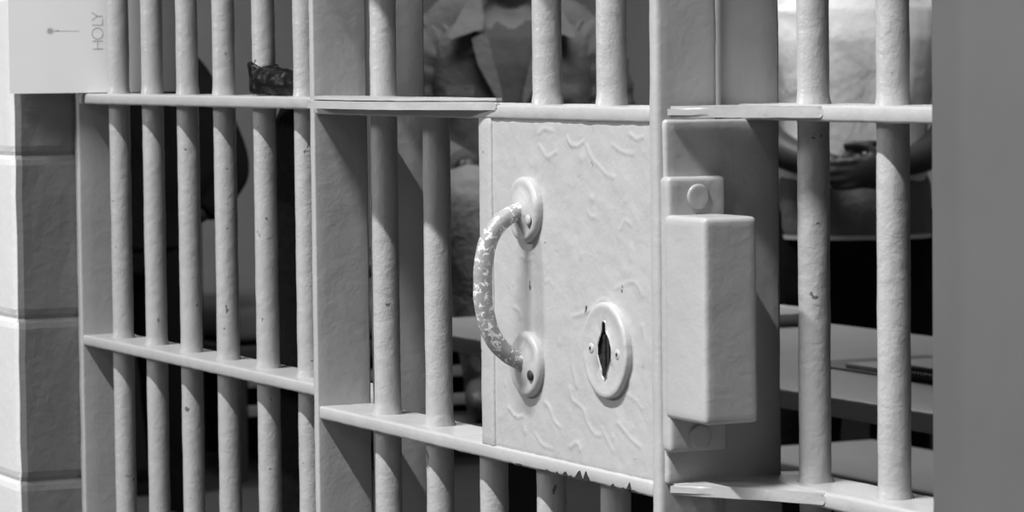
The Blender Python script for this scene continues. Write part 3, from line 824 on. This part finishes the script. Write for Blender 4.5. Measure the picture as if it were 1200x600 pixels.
# ================================================================== DAY ROOM FURNITURE
def steel_table():
    t = thing('steel_table', 'long grey steel table with the notebook on it, behind the thick bars', 'table', (-5.2, 3.14, 0))
    bm = box(bmesh.new(), -6.35, -3.2, 2.765, 3.520, .728, .760, .004, 2); obj('tabletop', bm, 'steel', t)
    for x in (-5.9, -3.7):
        bm = box(bmesh.new(), x - .04, x + .04, 3.10, 3.18, .012, .728, .006); obj('pedestal', bm, 'dark_steel', t)
        bm = box(bmesh.new(), x - .14, x + .14, 2.99, 3.29, 0, .012, .003); obj('foot_plate', bm, 'dark_steel', t)
    t2 = thing('steel_bench', 'grey steel bench seat seen low down under the long table', 'bench', (-5.2, 3.7, 0))
    bm = box(bmesh.new(), -6.3, -3.2, 3.56, 3.94, .42, .452, .004, 2); obj('seat', bm, 'steel', t2)
    for x in (-5.9, -3.7):
        bm = box(bmesh.new(), x - .03, x + .03, 3.70, 3.80, 0, .42, .005); obj('leg', bm, 'dark_steel', t2)
    # spiral notebook
    nb = thing('spiral_notebook', 'spiral notebook lying on the long steel table', 'notebook', (-4.85, 3.13, .7602), math.radians(-1))
    bm = box(bmesh.new(), -.20, .36, -.120, .135, .0005, .004, .001); obj('cover', bm, 'dark_steel', nb)
    bm = box(bmesh.new(), -.06, .355, -.114, .132, .004, .0125, .001); obj('pages', bm, 'steel', nb)
    bm = bmesh.new()
    for i in range(30):
        x = .085 + i * .0088
        pts = [(x, -.116 + .012 * math.cos(a), .0125 + .0115 * math.sin(a)) for a in [2 * PI * q / 10 for q in range(11)]]
        tube(bm, pts, .0019, 6, cap=False)
    obj('spiral_wire', bm, 'bare', nb)
    # meal tray at the far edge
    bm = bmesh.new()
    R = loft(bm, [(0, 0, .001, .150, .100), (0, 0, .022, .165, .115), (0, 0, .026, .165, .115), (0, 0, .024, .152, .102), (0, 0, .006, .140, .092)], 40, True, 5)
    o = obj('meal_tray', bm, 'paper'); o.location = (-5.915, 3.40, .760)
    tag(o, 'pale shallow tray at the far edge of the long table, beside the lock', 'tray')
    # second table carrying the sitting person
    t3 = thing('steel_table', 'dark steel table with a foot bench under the person in the jacket', 'table', (-7.66, 3.733, 0), ROT)
    obj('tabletop', box(bmesh.new(), -.45, .45, -.30, .45, .765, .799, .004), 'dark_steel', t3)
    obj('pedestal', box(bmesh.new(), -.06, .06, 0, .12, .012, .765, .006), 'dark_steel', t3)
    obj('foot_plate', box(bmesh.new(), -.2, .2, -.14, .26, 0, .012, .003), 'dark_steel', t3)
    obj('foot_bench', box(bmesh.new(), -.45, .45, -.80, -.42, .42, .450, .004), 'dark_steel', t3)
    for x in (-.36, .36): obj('bench_leg', box(bmesh.new(), x - .02, x + .02, -.64, -.58, 0, .42, .004), 'dark_steel', t3)
    k = thing('gap_filler_cabinet', 'low black cabinet added behind the person in black to darken the gaps', 'cabinet', (-9.75, 2.8, 0))  # added black box that fills the gaps between the bars with dark
    obj('body', box(bmesh.new(), -9.98, -9.52, 2.00, 3.60, .06, 1.15, .006), 'near_black', k)
    obj('plinth', box(bmesh.new(), -9.95, -9.55, 2.02, 3.58, 0, .06, .003), 'near_black', k)
    for y in (2.02, 2.81):
        dr = obj('door', box(bmesh.new(), -9.519, -9.50, y, y + .77, .08, 1.13, .004), 'near_black', k)
        obj('handle', box(bmesh.new(), -9.501, -9.485, y + .68, y + .695, .60, .72, .003), 'dark_steel', dr)
    # bunk against the far wall
    b = thing('bunk', 'low steel bunk with a pale mattress against the wall beyond the bars', 'bunk', (-9.9, 4.4, 0))
    bm = box(bmesh.new(), -10.45, -9.68, 3.76, 5.12, .43, .54, .03, 3); obj('mattress', bm, 'mattress', b)
    bm = box(bmesh.new(), -10.48, -9.66, 3.74, 5.15, .37, .42, .004); obj('frame', bm, 'dark_steel', b)
    for y in (3.78, 5.10):
        for x in (-10.42, -9.72): obj('leg', box(bmesh.new(), x - .025, x + .025, y - .025, y + .025, 0, .37, .004), 'dark_steel', b)
    for z in (.20, .29): obj('rail', box(bmesh.new(), -9.70, -9.675, 3.80, 5.08, z, z + .035, .004), 'steel', b)
steel_table()

# ================================================================== LIGHT
def area(name, loc, target, sx, sy, power):
    l = bpy.data.lights.new(name, 'AREA'); l.shape = 'RECTANGLE'; l.size = sx; l.size_y = sy; l.energy = power
    o = bpy.data.objects.new(name, l); COL.objects.link(o); o.location = loc
    o.rotation_euler = (Vector(target) - Vector(loc)).to_track_quat('-Z', 'Y').to_euler(); return o
d = Vector((-.25, 1.0, -1.58)).normalized(); aim = Vector((-2.35, 1.27, 1.12)); reach = 10
tubes = area('gallery_tube_lights', aim - d * reach, aim, 4.6, .22, 212); tubes.data.spread = math.radians(58)
d = (Vector((-1.2, 1.27, 1.0)) - tubes.location).normalized()
x = Vector((1, 0, 0)); zz = -d; yy = zz.cross(x).normalized(); x = yy.cross(zz).normalized()
tubes.rotation_euler = Matrix((x, yy, zz)).transposed().to_euler()      # long side runs along the cell front
area('room_top_light', (-6.5, 3.5, 2.57), (-6.6, 3.6, 0), 1.2, .3, 23)
area('room_top_light', (-7.2, 3.50, 2.57), (-7.45, 3.7, 0), .8, .3, 11)  # added light, lifts the jacket's collar and shoulders
area('room_top_light', (-9.2, 2.6, 2.57), (-9.4, 2.8, 0), 1.0, .3, 25)  # added light, brightens the far end wall
area('corridor_fill', (-4.6, -3.0, 2.7), (-2.4, 1.3, 1.1), .5, .5, 75)  # added fill from the left front for bar edges and front faces
area('corridor_fill', (-1.2, -1.2, 2.6), (-2.9, 1.3, 1.1), 1.2, .6, 6)  # added weak fill from the right, no known source

w = bpy.data.worlds.new('world'); S.world = w; w.use_nodes = True
bg = w.node_tree.nodes['Background']; bg.inputs[0].default_value = grey(1); bg.inputs[1].default_value = .08

# ================================================================== CAMERA
cam = bpy.data.cameras.new('camera'); cam.sensor_width = 36; cam.sensor_fit = 'HORIZONTAL'
cam.lens = 3966.72 / 1200 * 36
co = bpy.data.objects.new('camera', cam); COL.objects.link(co)
yaw, pitch, roll = 0.4527418, 0.0589771, 0.0112351
F = Vector((-math.cos(yaw) * math.cos(pitch), math.sin(yaw) * math.cos(pitch), -math.sin(pitch)))
r = F.cross(Vector((0, 0, 1))).normalized(); dn = F.cross(r)
r2 = r * math.cos(roll) + dn * math.sin(roll); d2 = -r * math.sin(roll) + dn * math.cos(roll)
mat = Matrix((r2, -d2, -F)).transposed().to_4x4(); mat.translation = Vector((0, 0, 1.3))
co.matrix_world = mat
cam.clip_start = .05; cam.clip_end = 100
cam.dof.use_dof = True; cam.dof.focus_distance = 3.05; cam.dof.aperture_fstop = 22
S.camera = co

S.view_settings.view_transform = 'Standard'; S.view_settings.look = 'None'
S.view_settings.gamma = 1; S.view_settings.exposure = 0
try: S.view_settings.use_curve_mapping = False
except Exception: pass
